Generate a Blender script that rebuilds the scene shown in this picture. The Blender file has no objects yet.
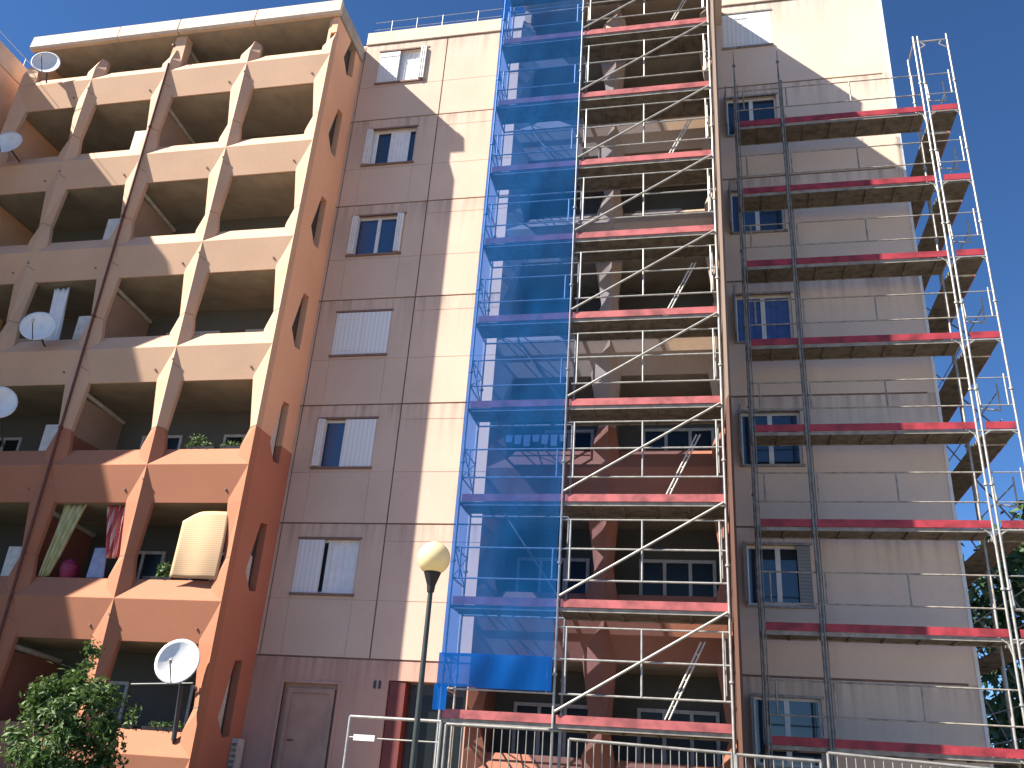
import bpy, math, random
from mathutils import Vector, Matrix
from mathutils.geometry import tessellate_polygon
random.seed(7)
S = bpy.context.scene
COL = S.collection
# ------------------------------------------------------------------ camera
YAW, PIT, ROL, FPX = -0.23074611, 0.42442434, 0.07117881, 883.48
cam = bpy.data.cameras.new('camera'); co = bpy.data.objects.new('camera', cam); COL.objects.link(co)
cam.sensor_width = 36.0; cam.lens = 36.0*FPX/1024.0; cam.clip_start = 0.1; cam.clip_end = 3000
Fw = Vector((math.sin(YAW)*math.cos(PIT), math.cos(YAW)*math.cos(PIT), math.sin(PIT)))
Rt = Vector((math.cos(YAW), -math.sin(YAW), 0)); Up = Rt.cross(Fw)
R2 = Rt*math.cos(ROL)+Up*math.sin(ROL); U2 = -Rt*math.sin(ROL)+Up*math.cos(ROL)
co.matrix_world = Matrix(((R2.x, U2.x, -Fw.x, 0), (R2.y, U2.y, -Fw.y, 0), (R2.z, U2.z, -Fw.z, 0), (0, 0, 0, 1)))
S.camera = co
# ------------------------------------------------------------------ light
LD = Vector((3.29, 1.85, -3.57)).normalized()          # the way the sunlight travels
EL = math.asin(-LD.z); AZ = math.atan2(-LD.x, -LD.y)  # towards the sun, clockwise from +Y
w = bpy.data.worlds.new('World'); S.world = w; w.use_nodes = True
nt = w.node_tree; bg = nt.nodes['Background']
sky = nt.nodes.new('ShaderNodeTexSky'); sky.sky_type = 'NISHITA'; sky.sun_disc = False
sky.sun_elevation = EL; sky.sun_rotation = AZ; sky.altitude = 2500; sky.air_density = 0.9; sky.dust_density = 0.0; sky.ozone_density = 7.0
hs = nt.nodes.new('ShaderNodeHueSaturation'); hs.inputs['Saturation'].default_value = 1.08; nt.links.new(sky.outputs[0], hs.inputs['Color']); nt.links.new(hs.outputs[0], bg.inputs[0]); bg.inputs[1].default_value = 0.070
sl = bpy.data.lights.new('sun', 'SUN'); sl.energy = 5.0; sl.angle = math.radians(0.53); sl.color = (1.0, 0.93, 0.82)
so = bpy.data.objects.new('sun', sl); COL.objects.link(so); so.rotation_euler = LD.to_track_quat('-Z', 'Y').to_euler(); so.location = (-20, -10, 40)
S.view_settings.view_transform = 'Standard'; S.view_settings.look = 'None'; S.view_settings.gamma = 1.0
S.view_settings.exposure = 1.45
# ------------------------------------------------------------------ materials
def nm(name):
    m = bpy.data.materials.new(name); m.use_nodes = True
    return m, m.node_tree, m.node_tree.nodes['Principled BSDF']
def mix(t, a, b, f, mode='MIX'):
    n = t.nodes.new('ShaderNodeMix'); n.data_type = 'RGBA'; n.blend_type = mode
    for s_, v in ((n.inputs[6], a), (n.inputs[7], b), (n.inputs[0], f)):
        if isinstance(v, bpy.types.NodeSocket): t.links.new(v, s_)
        elif isinstance(v, (int, float)): s_.default_value = v
        else: s_.default_value = (*v, 1)
    return n.outputs[2]
def math_n(t, op, a, b=None, clamp=False):
    n = t.nodes.new('ShaderNodeMath'); n.operation = op; n.use_clamp = clamp
    for i, v in enumerate((a, b)):
        if v is None: continue
        if isinstance(v, bpy.types.NodeSocket): t.links.new(v, n.inputs[i])
        else: n.inputs[i].default_value = v
    return n.outputs[0]
def noise(t, scale=(1, 1, 1), sc=5, det=4, coord=None):
    if coord is None:
        g = t.nodes.new('ShaderNodeNewGeometry'); coord = g.outputs['Position']
    mp = t.nodes.new('ShaderNodeMapping'); mp.inputs['Scale'].default_value = scale
    t.links.new(coord, mp.inputs[0])
    n = t.nodes.new('ShaderNodeTexNoise'); n.inputs['Scale'].default_value = sc; n.inputs['Detail'].default_value = det
    t.links.new(mp.outputs[0], n.inputs['Vector'])
    return n.outputs[0]
def ramp(t, v, lo, hi):
    n = t.nodes.new('ShaderNodeMapRange'); t.links.new(v, n.inputs[0])
    n.inputs[1].default_value = lo; n.inputs[2].default_value = hi
    return n.outputs[0]
def plain(name, c, rough=.7, metal=0.0, var=.12, sc=6, bump=0.0, trans=None):
    m, t, b = nm(name)
    n = noise(t, sc=sc)
    d = tuple(x*(1-var*2) for x in c)
    t.links.new(mix(t, d, c, ramp(t, n, .3, .6)), b.inputs['Base Color'])
    b.inputs['Roughness'].default_value = rough; b.inputs['Metallic'].default_value = metal
    if bump:
        bp = t.nodes.new('ShaderNodeBump'); bp.inputs['Strength'].default_value = bump; bp.inputs['Distance'].default_value = .01
        t.links.new(noise(t, sc=60), bp.inputs['Height']); t.links.new(bp.outputs[0], b.inputs['Normal'])
    return m
def wall_mat(name, up, low, zsplit, joints=True, streak=.35, var=.1):
    m, t, b = nm(name)
    g = t.nodes.new('ShaderNodeNewGeometry'); sp = t.nodes.new('ShaderNodeSeparateXYZ'); t.links.new(g.outputs['Position'], sp.inputs[0])
    z = sp.outputs[2]
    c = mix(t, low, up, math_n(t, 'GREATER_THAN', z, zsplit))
    big = ramp(t, noise(t, sc=.7, det=6), .35, .7)
    c = mix(t, c, mix(t, c, (.55, .5, .47), 1.0, 'MULTIPLY'), math_n(t, 'MULTIPLY', big, var*2.2))
    fine = ramp(t, noise(t, sc=14, det=5), .3, .75)
    c = mix(t, c, mix(t, c, (.7, .66, .62), 1.0, 'MULTIPLY'), math_n(t, 'MULTIPLY', fine, var*1.6))
    if joints:   # rain streaks below each storey joint, fading downwards
        fr = math_n(t, 'MODULO', math_n(t, 'ADD', math_n(t, 'MULTIPLY', z, -1), 62.25), 3.0)
        fall = math_n(t, 'POWER', math_n(t, 'SUBTRACT', 1.0, math_n(t, 'DIVIDE', fr, 3.0), True), 5.0)
        st = ramp(t, noise(t, scale=(1, 1, .06), sc=6.5, det=4), .42, .68)
        f = math_n(t, 'MULTIPLY', math_n(t, 'MULTIPLY', fall, st), streak*1.7, True)
        c = mix(t, c, (.23, .17, .13), f)
    t.links.new(c, b.inputs['Base Color']); b.inputs['Roughness'].default_value = .88
    bp = t.nodes.new('ShaderNodeBump'); bp.inputs['Strength'].default_value = .25; bp.inputs['Distance'].default_value = .01
    t.links.new(noise(t, sc=45, det=3), bp.inputs['Height']); t.links.new(bp.outputs[0], b.inputs['Normal'])
    return m
M = {}
M['wall'] = wall_mat('panel_render', (.66, .50, .39), (.58, .36, .28), 2.25)
M['wall_r'] = wall_mat('panel_render_right', (.76, .61, .49), (.74, .60, .47), 2.25, streak=.35, var=.10)
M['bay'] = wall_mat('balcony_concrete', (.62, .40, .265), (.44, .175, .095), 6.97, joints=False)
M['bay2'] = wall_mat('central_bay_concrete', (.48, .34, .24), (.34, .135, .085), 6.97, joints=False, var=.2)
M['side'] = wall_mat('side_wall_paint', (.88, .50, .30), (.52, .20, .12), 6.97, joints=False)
M['coping'] = plain('coping_concrete', (.68, .54, .42), .85, var=.08, sc=3)
M['groove'] = plain('joint_filler', (.24, .155, .12), .9)
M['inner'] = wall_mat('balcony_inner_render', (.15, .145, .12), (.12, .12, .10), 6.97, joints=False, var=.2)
M['ceil'] = plain('balcony_ceiling', (.38, .34, .28), .9, sc=2)
M['pipe'] = plain('rusty_brown_pipe', (.14, .045, .03), .6)
M['white'] = plain('white_paint', (.76, .76, .73), .5, var=.06)
M['offw'] = plain('weathered_white', (.60, .58, .53), .7, var=.12)
M['steel'] = plain('galvanised_steel', (.43, .42, .39), .42, .35, var=.15, sc=9)
M['rust'] = plain('weathered_steel', (.40, .36, .31), .6, .3, var=.25, sc=8)
M['rust_shade'] = plain('shaded_weathered_steel', (.25, .25, .235), .6, .2, var=.25, sc=8)  # weathered steel with the shade on the front standards put into its colour
M['barr'] = plain('dull_barrier_steel', (.30, .29, .27), .55, .3, var=.2)
M['darks'] = plain('dark_metal', (.05, .055, .06), .45, .3)
M['red'] = plain('toe_board_red', (.47, .12, .12), .55, var=.26, sc=3.5, bump=.2)
M['red2'] = plain('toe_board_crimson', (.38, .038, .052), .55, var=.28, sc=3.5, bump=.2)
M['fin'] = wall_mat('end_fin_shaded', (.20, .145, .115), (.10, .045, .03), 6.97, joints=False)  # darkened base colour stands in for shade on the fin
M['wingc'] = plain('wing_render', (.80, .56, .40), .9, sc=1)
M['hole_shade'] = plain('hole_shade_dark', (.05, .05, .045), .8)  # near-black in place of the shade inside the side-wall holes
M['plank'] = plain('deck_plywood', (.17, .145, .115), .85, var=.25, sc=6, bump=.2)
M['frame_dk'] = plain('deck_edge_metal', (.33, .30, .25), .55, .2, var=.2)
M['door'] = plain('door_panel', (.50, .30, .22), .7, sc=2)
M['redjamb'] = plain('entrance_jamb_red', (.16, .035, .03), .6)
M['dish'] = plain('dish_grey', (.78, .78, .76), .5, var=.06)
M['black'] = plain('black_metal', (.015, .016, .018), .5)
M['polegreen'] = plain('lamp_pole_green', (.045, .055, .05), .45, .2)
M['asph'] = plain('asphalt', (.055, .053, .05), .95, var=.2, sc=3, bump=.3)
M['pave'] = plain('worn_paving', (.22, .18, .13), .9, var=.2, sc=2)
M['bark'] = plain('bark', (.12, .08, .055), .9, bump=.4)
M['straw'] = None
def glassm(name, c=(.02, .03, .045), rough=.06):
    m, t, b = nm(name); b.inputs['Base Color'].default_value = (*c, 1); b.inputs['Roughness'].default_value = rough
    b.inputs['IOR'].default_value = 1.5; b.inputs['Specular IOR Level'].default_value = .9
    bp = t.nodes.new('ShaderNodeBump'); bp.inputs['Strength'].default_value = .05; bp.inputs['Distance'].default_value = .05
    t.links.new(noise(t, sc=1.5, det=1), bp.inputs['Height']); t.links.new(bp.outputs[0], b.inputs['Normal'])
    return m
M['glass'] = glassm('window_glass'); M['glassb'] = glassm('window_glass_blue_blind', (.035, .07, .15), .15)
M['glassd'] = glassm('dark_balcony_glass', (.012, .016, .016), .25)
M['glassd'].node_tree.nodes['Principled BSDF'].inputs['Specular IOR Level'].default_value = .25
def striped(name, cols, axis, freq, rough=.85):
    m, t, b = nm(name); g = t.nodes.new('ShaderNodeNewGeometry'); sp = t.nodes.new('ShaderNodeSeparateXYZ')
    t.links.new(g.outputs['Position'], sp.inputs[0])
    v = math_n(t, 'FRACT', math_n(t, 'MULTIPLY', math_n(t, 'ADD', sp.outputs[axis], 100), freq))
    n = math_n(t, 'ADD', v, math_n(t, 'MULTIPLY', math_n(t, 'SUBTRACT', noise(t, sc=3), .5), .25))
    c = mix(t, cols[0], cols[1], math_n(t, 'GREATER_THAN', n, .5))
    if len(cols) > 2: c = mix(t, c, cols[2], math_n(t, 'GREATER_THAN', n, .8))
    t.links.new(c, b.inputs['Base Color']); b.inputs['Roughness'].default_value = rough
    return m
M['yel'] = striped('yellow_striped_cloth', [(.50, .46, .22), (.43, .38, .17), (.55, .52, .32)], 0, 5.5)
M['redc'] = striped('red_striped_cloth', [(.50, .10, .09), (.70, .50, .44), (.40, .06, .07)], 0, 6.5)
M['straw'] = striped('straw_blind', [(.60, .40, .24), (.50, .33, .18)], 2, 22)
M['shut'] = striped('shutter_slats', [(.80, .80, .78), (.70, .71, .70)], 0, 9, .6)
M['shutg'] = striped('grey_shutter', [(.26, .27, .27), (.20, .21, .21)], 2, 14, .6)
M['whitecl'] = plain('white_cloth', (.80, .80, .80), .85, var=.05)
M['bluecl'] = plain('blue_grey_board', (.30, .34, .48), .7)
M['pink'] = plain('magenta_plastic', (.28, .02, .07), .6)
M['blueblind'] = plain('blue_curtain', (.07, .15, .40), .8)
def leafm(name, a, b_, c3):
    m, t, b = nm(name)
    o = t.nodes.new('ShaderNodeNewGeometry'); r = o.outputs['Random Per Island']
    c = mix(t, mix(t, a, b_, ramp(t, r, .0, .7)), c3, ramp(t, r, .8, 1.0))
    t.links.new(c, b.inputs['Base Color']); b.inputs['Roughness'].default_value = .55
    tr = t.nodes.new('ShaderNodeBsdfTranslucent'); t.links.new(c, tr.inputs[0])
    ms = t.nodes.new('ShaderNodeMixShader'); ms.inputs[0].default_value = .3
    t.links.new(b.outputs[0], ms.inputs[1]); t.links.new(tr.outputs[0], ms.inputs[2]); t.links.new(ms.outputs[0], t.nodes['Material Output'].inputs[0])
    return m
M['leaf'] = leafm('shrub_leaves', (.04, .085, .02), (.09, .16, .035), (.18, .24, .08))
M['leaf2'] = leafm('tree_leaves', (.04, .09, .03), (.09, .15, .045), (.15, .20, .07))
def globem():
    m, t, b = nm('opal_globe'); b.inputs['Base Color'].default_value = (.90, .80, .48, 1); b.inputs['Roughness'].default_value = .25
    tr = t.nodes.new('ShaderNodeBsdfTranslucent'); tr.inputs[0].default_value = (.9, .75, .4, 1)
    ms = t.nodes.new('ShaderNodeMixShader'); ms.inputs[0].default_value = .3
    t.links.new(b.outputs[0], ms.inputs[1]); t.links.new(tr.outputs[0], ms.inputs[2]); t.links.new(ms.outputs[0], t.nodes['Material Output'].inputs[0])
    return m
M['globe'] = globem()
def netm(name, tint, dif, f):
    m, t, b = nm(name)
    tp = t.nodes.new('ShaderNodeBsdfTransparent'); tp.inputs[0].default_value = (*tint, 1)
    d = t.nodes.new('ShaderNodeBsdfDiffuse'); tr = t.nodes.new('ShaderNodeBsdfTranslucent')
    c = mix(t, tuple(x*.7 for x in dif), dif, ramp(t, noise(t, scale=(1, 1, .35), sc=1.8, det=5), .3, .7))
    t.links.new(c, d.inputs[0]); t.links.new(c, tr.inputs[0])
    m1 = t.nodes.new('ShaderNodeMixShader'); m1.inputs[0].default_value = .35
    t.links.new(d.outputs[0], m1.inputs[1]); t.links.new(tr.outputs[0], m1.inputs[2])
    m2 = t.nodes.new('ShaderNodeMixShader')
    ff = math_n(t, 'ADD', math_n(t, 'MULTIPLY', math_n(t, 'SUBTRACT', noise(t, scale=(1, 1, .5), sc=.9, det=4), .5), .35), f, True)
    t.links.new(ff, m2.inputs[0])
    t.links.new(tp.outputs[0], m2.inputs[1]); t.links.new(m1.outputs[0], m2.inputs[2]); t.links.new(m2.outputs[0], t.nodes['Material Output'].inputs[0])
    return m
M['net'] = netm('blue_debris_net', (.46, .60, .93), (.03, .25, .72), .27)
M['netb'] = netm('blue_net_folded', (.30, .45, .85), (.01, .12, .46), .80)

# ------------------------------------------------------------------ mesh helper
class MB:
    def __init__(s): s.v = []; s.f = []; s.sm = []
    def add(s, vs, fs, smooth=False):
        n = len(s.v); s.v += [tuple(v) for v in vs]
        s.f += [tuple(i+n for i in f) for f in fs]; s.sm += [smooth]*len(fs); return s
    def box(s, x0, x1, y0, y1, z0, z1):
        vs = [(x, y, z) for z in (z0, z1) for y in (y0, y1) for x in (x0, x1)]
        return s.add(vs, [(0, 2, 3, 1), (4, 5, 7, 6), (0, 1, 5, 4), (2, 6, 7, 3), (0, 4, 6, 2), (1, 3, 7, 5)])
    def tube(s, a, b, r, n=8, r2=None):
        a = Vector(a); b = Vector(b); d = (b-a).normalized(); r2 = r if r2 is None else r2
        u = d.orthogonal().normalized(); v = d.cross(u); vs = []
        for p, rr in ((a, r), (b, r2)):
            for i in range(n):
                t = 2*math.pi*i/n; vs.append(p+u*math.cos(t)*rr+v*math.sin(t)*rr)
        s.add(vs, [(i, (i+1) % n, n+(i+1) % n, n+i) for i in range(n)], True)
        return s.add(vs, [tuple(range(n-1, -1, -1)), tuple(range(n, 2*n))])
    def path(s, pts, r, n=8):
        for a, b in zip(pts, pts[1:]): s.tube(a, b, r, n)
        return s
    def prism_x(s, prof, x0, x1):      # prof: (y,z) loop
        n = len(prof); vs = [(x0, y, z) for y, z in prof]+[(x1, y, z) for y, z in prof]
        s.add(vs, [(i, (i+1) % n, n+(i+1) % n, n+i) for i in range(n)])
        return s.add(vs, [tuple(range(n-1, -1, -1)), tuple(range(n, 2*n))])
    def loft(s, secs):                 # secs: list of (z, [(x,y)...])
        n = len(secs[0][1]); vs = [(x, y, z) for z, p in secs for x, y in p]; fs = []
        for k in range(len(secs)-1):
            for i in range(n): fs.append((k*n+i, k*n+(i+1) % n, (k+1)*n+(i+1) % n, (k+1)*n+i))
        fs.append(tuple(range(n-1, -1, -1))); fs.append(tuple(range((len(secs)-1)*n, len(secs)*n)))
        return s.add(vs, fs)
    def build(s, name, m, parent=None, loc=None, bevel=0.0):
        off = Vector(loc) if loc is not None else (parent_world(parent) if parent else Vector((0, 0, 0)))
        me = bpy.data.meshes.new(name); me.from_pydata([tuple(Vector(v)-off) for v in s.v], [], s.f)
        me.materials.append(m); me.polygons.foreach_set('use_smooth', s.sm); me.update()
        o = bpy.data.objects.new(name, me); COL.objects.link(o)
        if parent: o.parent = parent; o.location = off-parent_world(parent)
        else: o.location = off
        if bevel:
            bv = o.modifiers.new('bevel', 'BEVEL'); bv.width = bevel; bv.segments = 2; bv.limit_method = 'ANGLE'
        return o
def parent_world(o):
    p = Vector((0, 0, 0))
    while o: p += o.location; o = o.parent
    return p
def tag(o, label=None, cat=None, group=None, kind=None):
    if label: o['label'] = label
    if cat: o['category'] = cat
    if group: o['group'] = group
    if kind: o['kind'] = kind
    return o
def empty(name, loc, label, cat, group=None):
    o = bpy.data.objects.new(name, None); COL.objects.link(o); o.location = loc; o.empty_display_size = .2
    return tag(o, label, cat, group)
def cp(o, dloc, parent=None):          # a copy of a part with its sub-parts, moved by dloc
    c = o.copy(); COL.objects.link(c); c.parent = parent or o.parent; c.location = o.location+Vector(dloc)
    for ch in list(o.children):
        d = ch.copy(); COL.objects.link(d); d.parent = c
    return c
def B(*a): return MB().box(*a)

# ------------------------------------------------------------------ ground (lies just below the picture)
g = MB(); ys = [-600, -6, -5.95, 3, 9.5, 13, 60, 900]; zs = [-1.6, -1.6, -1.6, -1.6, -1.0, -.5, -.42, -.42]
vs = [(x, y, z) for y, z in zip(ys, zs) for x in (-900, 900)]
g.add(vs, [(2*i, 2*i+1, 2*i+3, 2*i+2) for i in range(len(ys)-1)])
tag(g.build('ground', M['pave']), kind='structure')
tag(MB().add([(-900, -5, -1.596), (900, -5, -1.596), (900, 2.9, -1.596), (-900, 2.9, -1.596)], [(0, 1, 2, 3)]).build('road', M['asph']), kind='structure')
M['bounce_cut_ground'] = plain('added_ground_dark', (.05, .055, .025), .95, var=.3, sc=4)  # unseen dark ground, added to cut bounce light on the left balconies
lg = MB().add([(-60, 5, -1.35), (-7.2, 5, -1.35), (-7.2, 9.5, -.96), (-60, 9.5, -.96), (-7.2, 13, -.46), (-60, 13, -.46), (-7.2, 18.7, -.44), (-60, 18.7, -.44)], [(0, 1, 2, 3), (3, 2, 4, 5), (5, 4, 6, 7)])
tag(lg.build('bounce_cut_ground', M['bounce_cut_ground']), kind='structure')
tag(B(-900, 900, 2.9, 3.05, -1.7, -1.47).build('kerb', M['pave']), kind='structure')

# ------------------------------------------------------------------ the apartment building
YW = 18.75; YB = 18.92
bld = empty('apartment_building', (-7.4, YW, -.42), 'long pale pink and orange apartment block with stacked concrete balconies, part of it behind scaffolding', 'apartment building')
XR = 4.98
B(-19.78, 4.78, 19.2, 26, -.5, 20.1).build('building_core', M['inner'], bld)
B(4.78, XR, 18.752, 26, -.5, 20.17).build('gable_wall', M['wall_r'], bld)
B(-19.78, XR-.003, YW+.1, 26, 20.17, 20.30).build('roof', M['coping'], bld)

def relief(xs, zs, hole, Y0):
    """front skin on a grid; hole(x,z) gives the depth of the cell behind Y0"""
    mb = MB(); dep = [[hole((a+b)/2, (c+d)/2) for c, d in zip(zs, zs[1:])] for a, b in zip(xs, xs[1:])]
    for i in range(len(xs)-1):
        for j in range(len(zs)-1):
            d = dep[i][j]; y = Y0+d; x0, x1, z0, z1 = xs[i], xs[i+1], zs[j], zs[j+1]
            mb.add([(x0, y, z0), (x1, y, z0), (x1, y, z1), (x0, y, z1)], [(0, 1, 2, 3)])
            if i+1 < len(xs)-1 and abs(dep[i+1][j]-d) > 1e-6:
                e = Y0+dep[i+1][j]; mb.add([(x1, y, z0), (x1, e, z0), (x1, e, z1), (x1, y, z1)], [(0, 1, 2, 3)])
            if j+1 < len(zs)-1 and abs(dep[i][j+1]-d) > 1e-6:
                e = Y0+dep[i][j+1]; mb.add([(x0, y, z1), (x1, y, z1), (x1, e, z1), (x0, e, z1)], [(0, 1, 2, 3)])
    return mb
KS = range(0, 6)
def cuts(vals, w):
    out = []
    for v in vals: out += [v-w/2, v+w/2]
    return out
# middle wall: panel joints, fainter panel lines, window openings
jz = [2.25+3*k for k in range(0, 6)]; tz = [1.84+3*k for k in range(1, 6)]; sz = [3.50+3*k for k in range(0, 6)]
WX0, WX1 = -9.19, -7.71
wz = [(3.63+3*k, 4.87+3*k) for k in KS]
xs = sorted([-9.79, -4.35, -9.72, -9.69] + cuts([-7.12], .035)+[WX0, WX1] + [-9.21, -9.198, -7.702, -7.69])
zsL = sorted(set([-.5, 1.70, 20.17] + cuts(jz, .04) + cuts(tz, .014) + cuts(sz, .014) + [z for p in wz for z in p]))
def hole_mid(x, z):
    if WX0 < x < WX1 and any(a < z < b for a, b in wz): return .22
    if any(abs(z-q) < .02 for q in jz): return .035
    if abs(x+7.12) < .0175 and z > 2.25: return .035
    if x > -7.12 and any(abs(z-q) < .007 for q in tz): return .012
    if any(abs(z-q) < .007 for q in sz): return .012
    if (-9.21 < x < -9.198 or -7.702 < x < -7.69) and z < 17.2 and z > 2.3: return .010
    if -9.72 < x < -9.69 and z > 2.25: return .02
    return 0.0
# ground floor door recess and entrance
def hole_mid2(x, z):
    if z < 1.70 and -9.0 < x < -7.74: return .12
    if z < 1.84 and -6.63 < x < -4.9: return .38
    return hole_mid(x, z)
xs = sorted(set(xs+[-9.0, -7.74, -6.63, -4.9])); zsL = sorted(set(zsL+[1.84-.001]))
wall = relief(xs, zsL, hole_mid2, YW).build('main_wall', M['wall'], bld)
# dark joint sealant lying in the grooves
for z in jz: B(-9.78, -4.36, YW+.028, YW+.034, z-.019, z+.019).build('joint_sealant', M['groove'], bld)
B(-7.136, -7.104, YW+.024, YW+.027, 2.27, 20.16).build('joint_sealant', M['groove'], bld)
B(-9.719, -9.691, YW+.012, YW+.018, 2.27, 20.16).build('joint_sealant', M['groove'], bld)
B(-9.70, -4.38, YW-.04, YW+.3, 20.20, 20.68).build('coping', M['coping'], bld, bevel=.015)
# right wall
wxr = (.84, 2.12)
xsr = sorted([.60, wxr[0], wxr[1], XR]); zsr = sorted(set([-.5, 20.17]+cuts(jz, .045)+[z for k in range(-1, 6) for z in (3.63+3*k, 4.87+3*k)]))
def hole_r(x, z):
    if wxr[0] < x < wxr[1] and any(3.63+3*k < z < 4.87+3*k for k in range(-1, 6)): return .22
    if any(abs(z-q) < .022 for q in jz): return .03
    return 0.0
relief(xsr, zsr, hole_r, YW).build('right_wall', M['wall_r'], bld)
for z in jz: B(.61, XR-.01, YW+.024, YW+.029, z-.021, z+.021).build('joint_sealant', M['groove'], bld)
B(XR-.045, XR+.02, YW-.02, YW+.05, -.5, 20.18).build('corner_bead', M['white'], bld)
B(.60, XR+.01, YW-.04, YW+.3, 20.20, 20.68).build('coping', M['coping'], bld, bevel=.015)
# ---- balcony blocks
def storey_crests(): return [.05+3*k for k in range(0, 7)]
HW = ((.47, .38, .22), (.92, .23, .14), (2.15, .41, .24), (2.62, .40, .24))
WD = .16
def block(x_cols, yc, m, m_side, tag_cols=True, k_hi=6):
    ys = yc+.30; x0, x1 = x_cols[0], x_cols[-1]
    cr = [.05+3*k for k in range(0, k_hi+1)]
    for c in cr[:6+1]:
        for a, b in zip(x_cols, x_cols[1:]):
            top = c+.47
            prof = [(yc, c), (ys, top), (ys+.10, top), (ys+.10, c-.60), (yc+.235, c-.60), (yc+.225, c-.85), (yc+.18, c-.85)]
            MB().prism_x(prof, a+(.0015 if a != x0 else .004), b-(.0015 if b != x1 else .004)).build('parapet', m, bld, bevel=.008)
        B(x0+.01, x1-.01, yc+.236, YB, c-.848, c-.62).build('floor_slab', M['ceil'], bld)
    # front columns
    for i, x in enumerate(x_cols):
        secs = []
        lv = [(-.5, .36, .24)]
        for c in cr: lv += [(c+h, w_, w2) for h, w_, w2 in HW] if c < 18 else [(c+.47, .36, .22), (c+.80, .22, .15), (c+.93, .15, .11)]
        for z, hw, hr in lv:
            yy = yc if z < 18.5 else yc+(z-18.5)*.28
            wy = yy+WD
            if i == len(x_cols)-1: p = [(x-hw, wy), (x, yy), (x, yc+.25), (x-.17, yc+.25), (x-.171, wy+.11), (x-hw, wy+.11)]
            elif i == 0: p = [(x, yy), (x+hw, wy), (x+hw, wy+.11), (x+.171, wy+.11), (x+.17, yc+.25), (x, yc+.25)]
            else: p = [(x-hw, wy), (x, yy), (x+hr, wy), (x+hr, wy+.11), (x-hw, wy+.11)]
            secs.append((z, p))
        c_ = MB().loft(secs).build('column', m, bld)
        tie = MB()
        for c in cr[:-1]:      # dark construction joint and tie hole
            z = c+.92
        # balconies' tie-rod holes
    # back wall, party walls
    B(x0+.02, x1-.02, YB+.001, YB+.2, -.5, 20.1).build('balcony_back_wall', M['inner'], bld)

LCOL = [-19.78, -17.29, -14.80, -12.29, -9.78]
YC = 16.85
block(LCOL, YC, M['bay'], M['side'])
def side_wall(x0, x1, outline, holes, m):
    loops = [[Vector((0, y, z)) for y, z in outline]]+[[Vector((0, y, z)) for y, z in h] for h in holes]
    flat = [p for l in loops for p in l]; tris = tessellate_polygon(loops)
    mb = MB(); n = len(flat)
    vs = [(x1, p.y, p.z) for p in flat]+[(x0, p.y, p.z) for p in flat]
    fs = [tuple(t) for t in tris]+[tuple(n+i for i in reversed(t)) for t in tris]
    k = 0
    for l in loops:
        m_ = len(l)
        for i in range(m_): a = k+i; b = k+(i+1) % m_; fs.append((a, b, n+b, n+a))
        k += m_
    return mb.add(vs, fs).build('side_wall', m, bld)
def hexhole(c):
    if c > 18: return [(17.95, c+1.68), (18.28, c+1.72), (18.34, c+.50), (17.98, c+.28), (17.64, c+.62)]
    return [(17.88, c+1.95), (18.18, c+2.0), (18.20, c+.47), (17.92, c+.43), (17.60, c+.80)]
CR = [.05+3*k for k in range(0, 7)]
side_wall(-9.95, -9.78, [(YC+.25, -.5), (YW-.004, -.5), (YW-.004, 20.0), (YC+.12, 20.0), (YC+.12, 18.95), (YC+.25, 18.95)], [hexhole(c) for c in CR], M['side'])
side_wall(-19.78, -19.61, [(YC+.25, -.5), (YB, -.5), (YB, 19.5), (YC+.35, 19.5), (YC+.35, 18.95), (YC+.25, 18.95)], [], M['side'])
# panels standing behind the openings of the side wall
for c, q in ((.05, [(17.88, c0) for c0 in ()]),): pass
def hole_panel(c, prof):
    MB().prism_x([(y, c+z) for y, z in prof], -9.94, -9.86).build('infill_panel', M['offw'], bld)
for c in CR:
    B(-9.99, -9.955, 17.45, 18.45, c+.3, c+2.05 if c < 18 else 19.5).build('hole_sun_stop', M['hole_shade'], bld)  # added dark sheets: stop sun through the holes, stand in for inner shade
hole_panel(.05, [(17.86, 1.9), (17.95, 1.9), (17.95, .45), (17.88, .44), (17.62, .80)])
hole_panel(3.05, [(17.72, 1.25), (17.93, 1.18), (17.95, .47), (17.90, .45), (17.62, .80)])
hole_panel(6.05, [(17.80, 1.75), (17.98, 1.85), (17.98, .48), (17.92, .46), (17.62, .80)])
# roof slab over the top balconies
for a, b in ((-19.86, -16.85), (-16.82, -14.84), (-14.80, -12.36), (-12.33, -9.70)):
    MB().prism_x([(YC-.02, 19.53), (YC-.06, 19.60), (YC-.03, 20.03), (YC+.095, 20.03), (YC+.095, 19.53)], a, b).build('roof_slab', M['coping'], bld)
B(-19.8, -9.72, YC+.1, 18.73, 19.54, 20.02).build('roof_slab', M['ceil'], bld)
# top-storey posts
MB().loft([(18.4, [(-15.05, 17.05), (-14.6, 17.05), (-14.6, 17.3), (-15.05, 17.3)]), (19.529, [(-14.93, 17.0), (-14.58, 17.0), (-14.58, 17.3), (-14.93, 17.3)])]).build('top_post', M['bay'], bld)
MB().loft([(18.6, [(-10.06, 17.02), (-9.96, 16.99), (-9.96, 17.3), (-10.06, 17.3)]), (19.529, [(-10.06, 17.02), (-9.96, 16.99), (-9.96, 17.3), (-10.06, 17.3)])]).build('top_post', M['bay'], bld)
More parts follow.
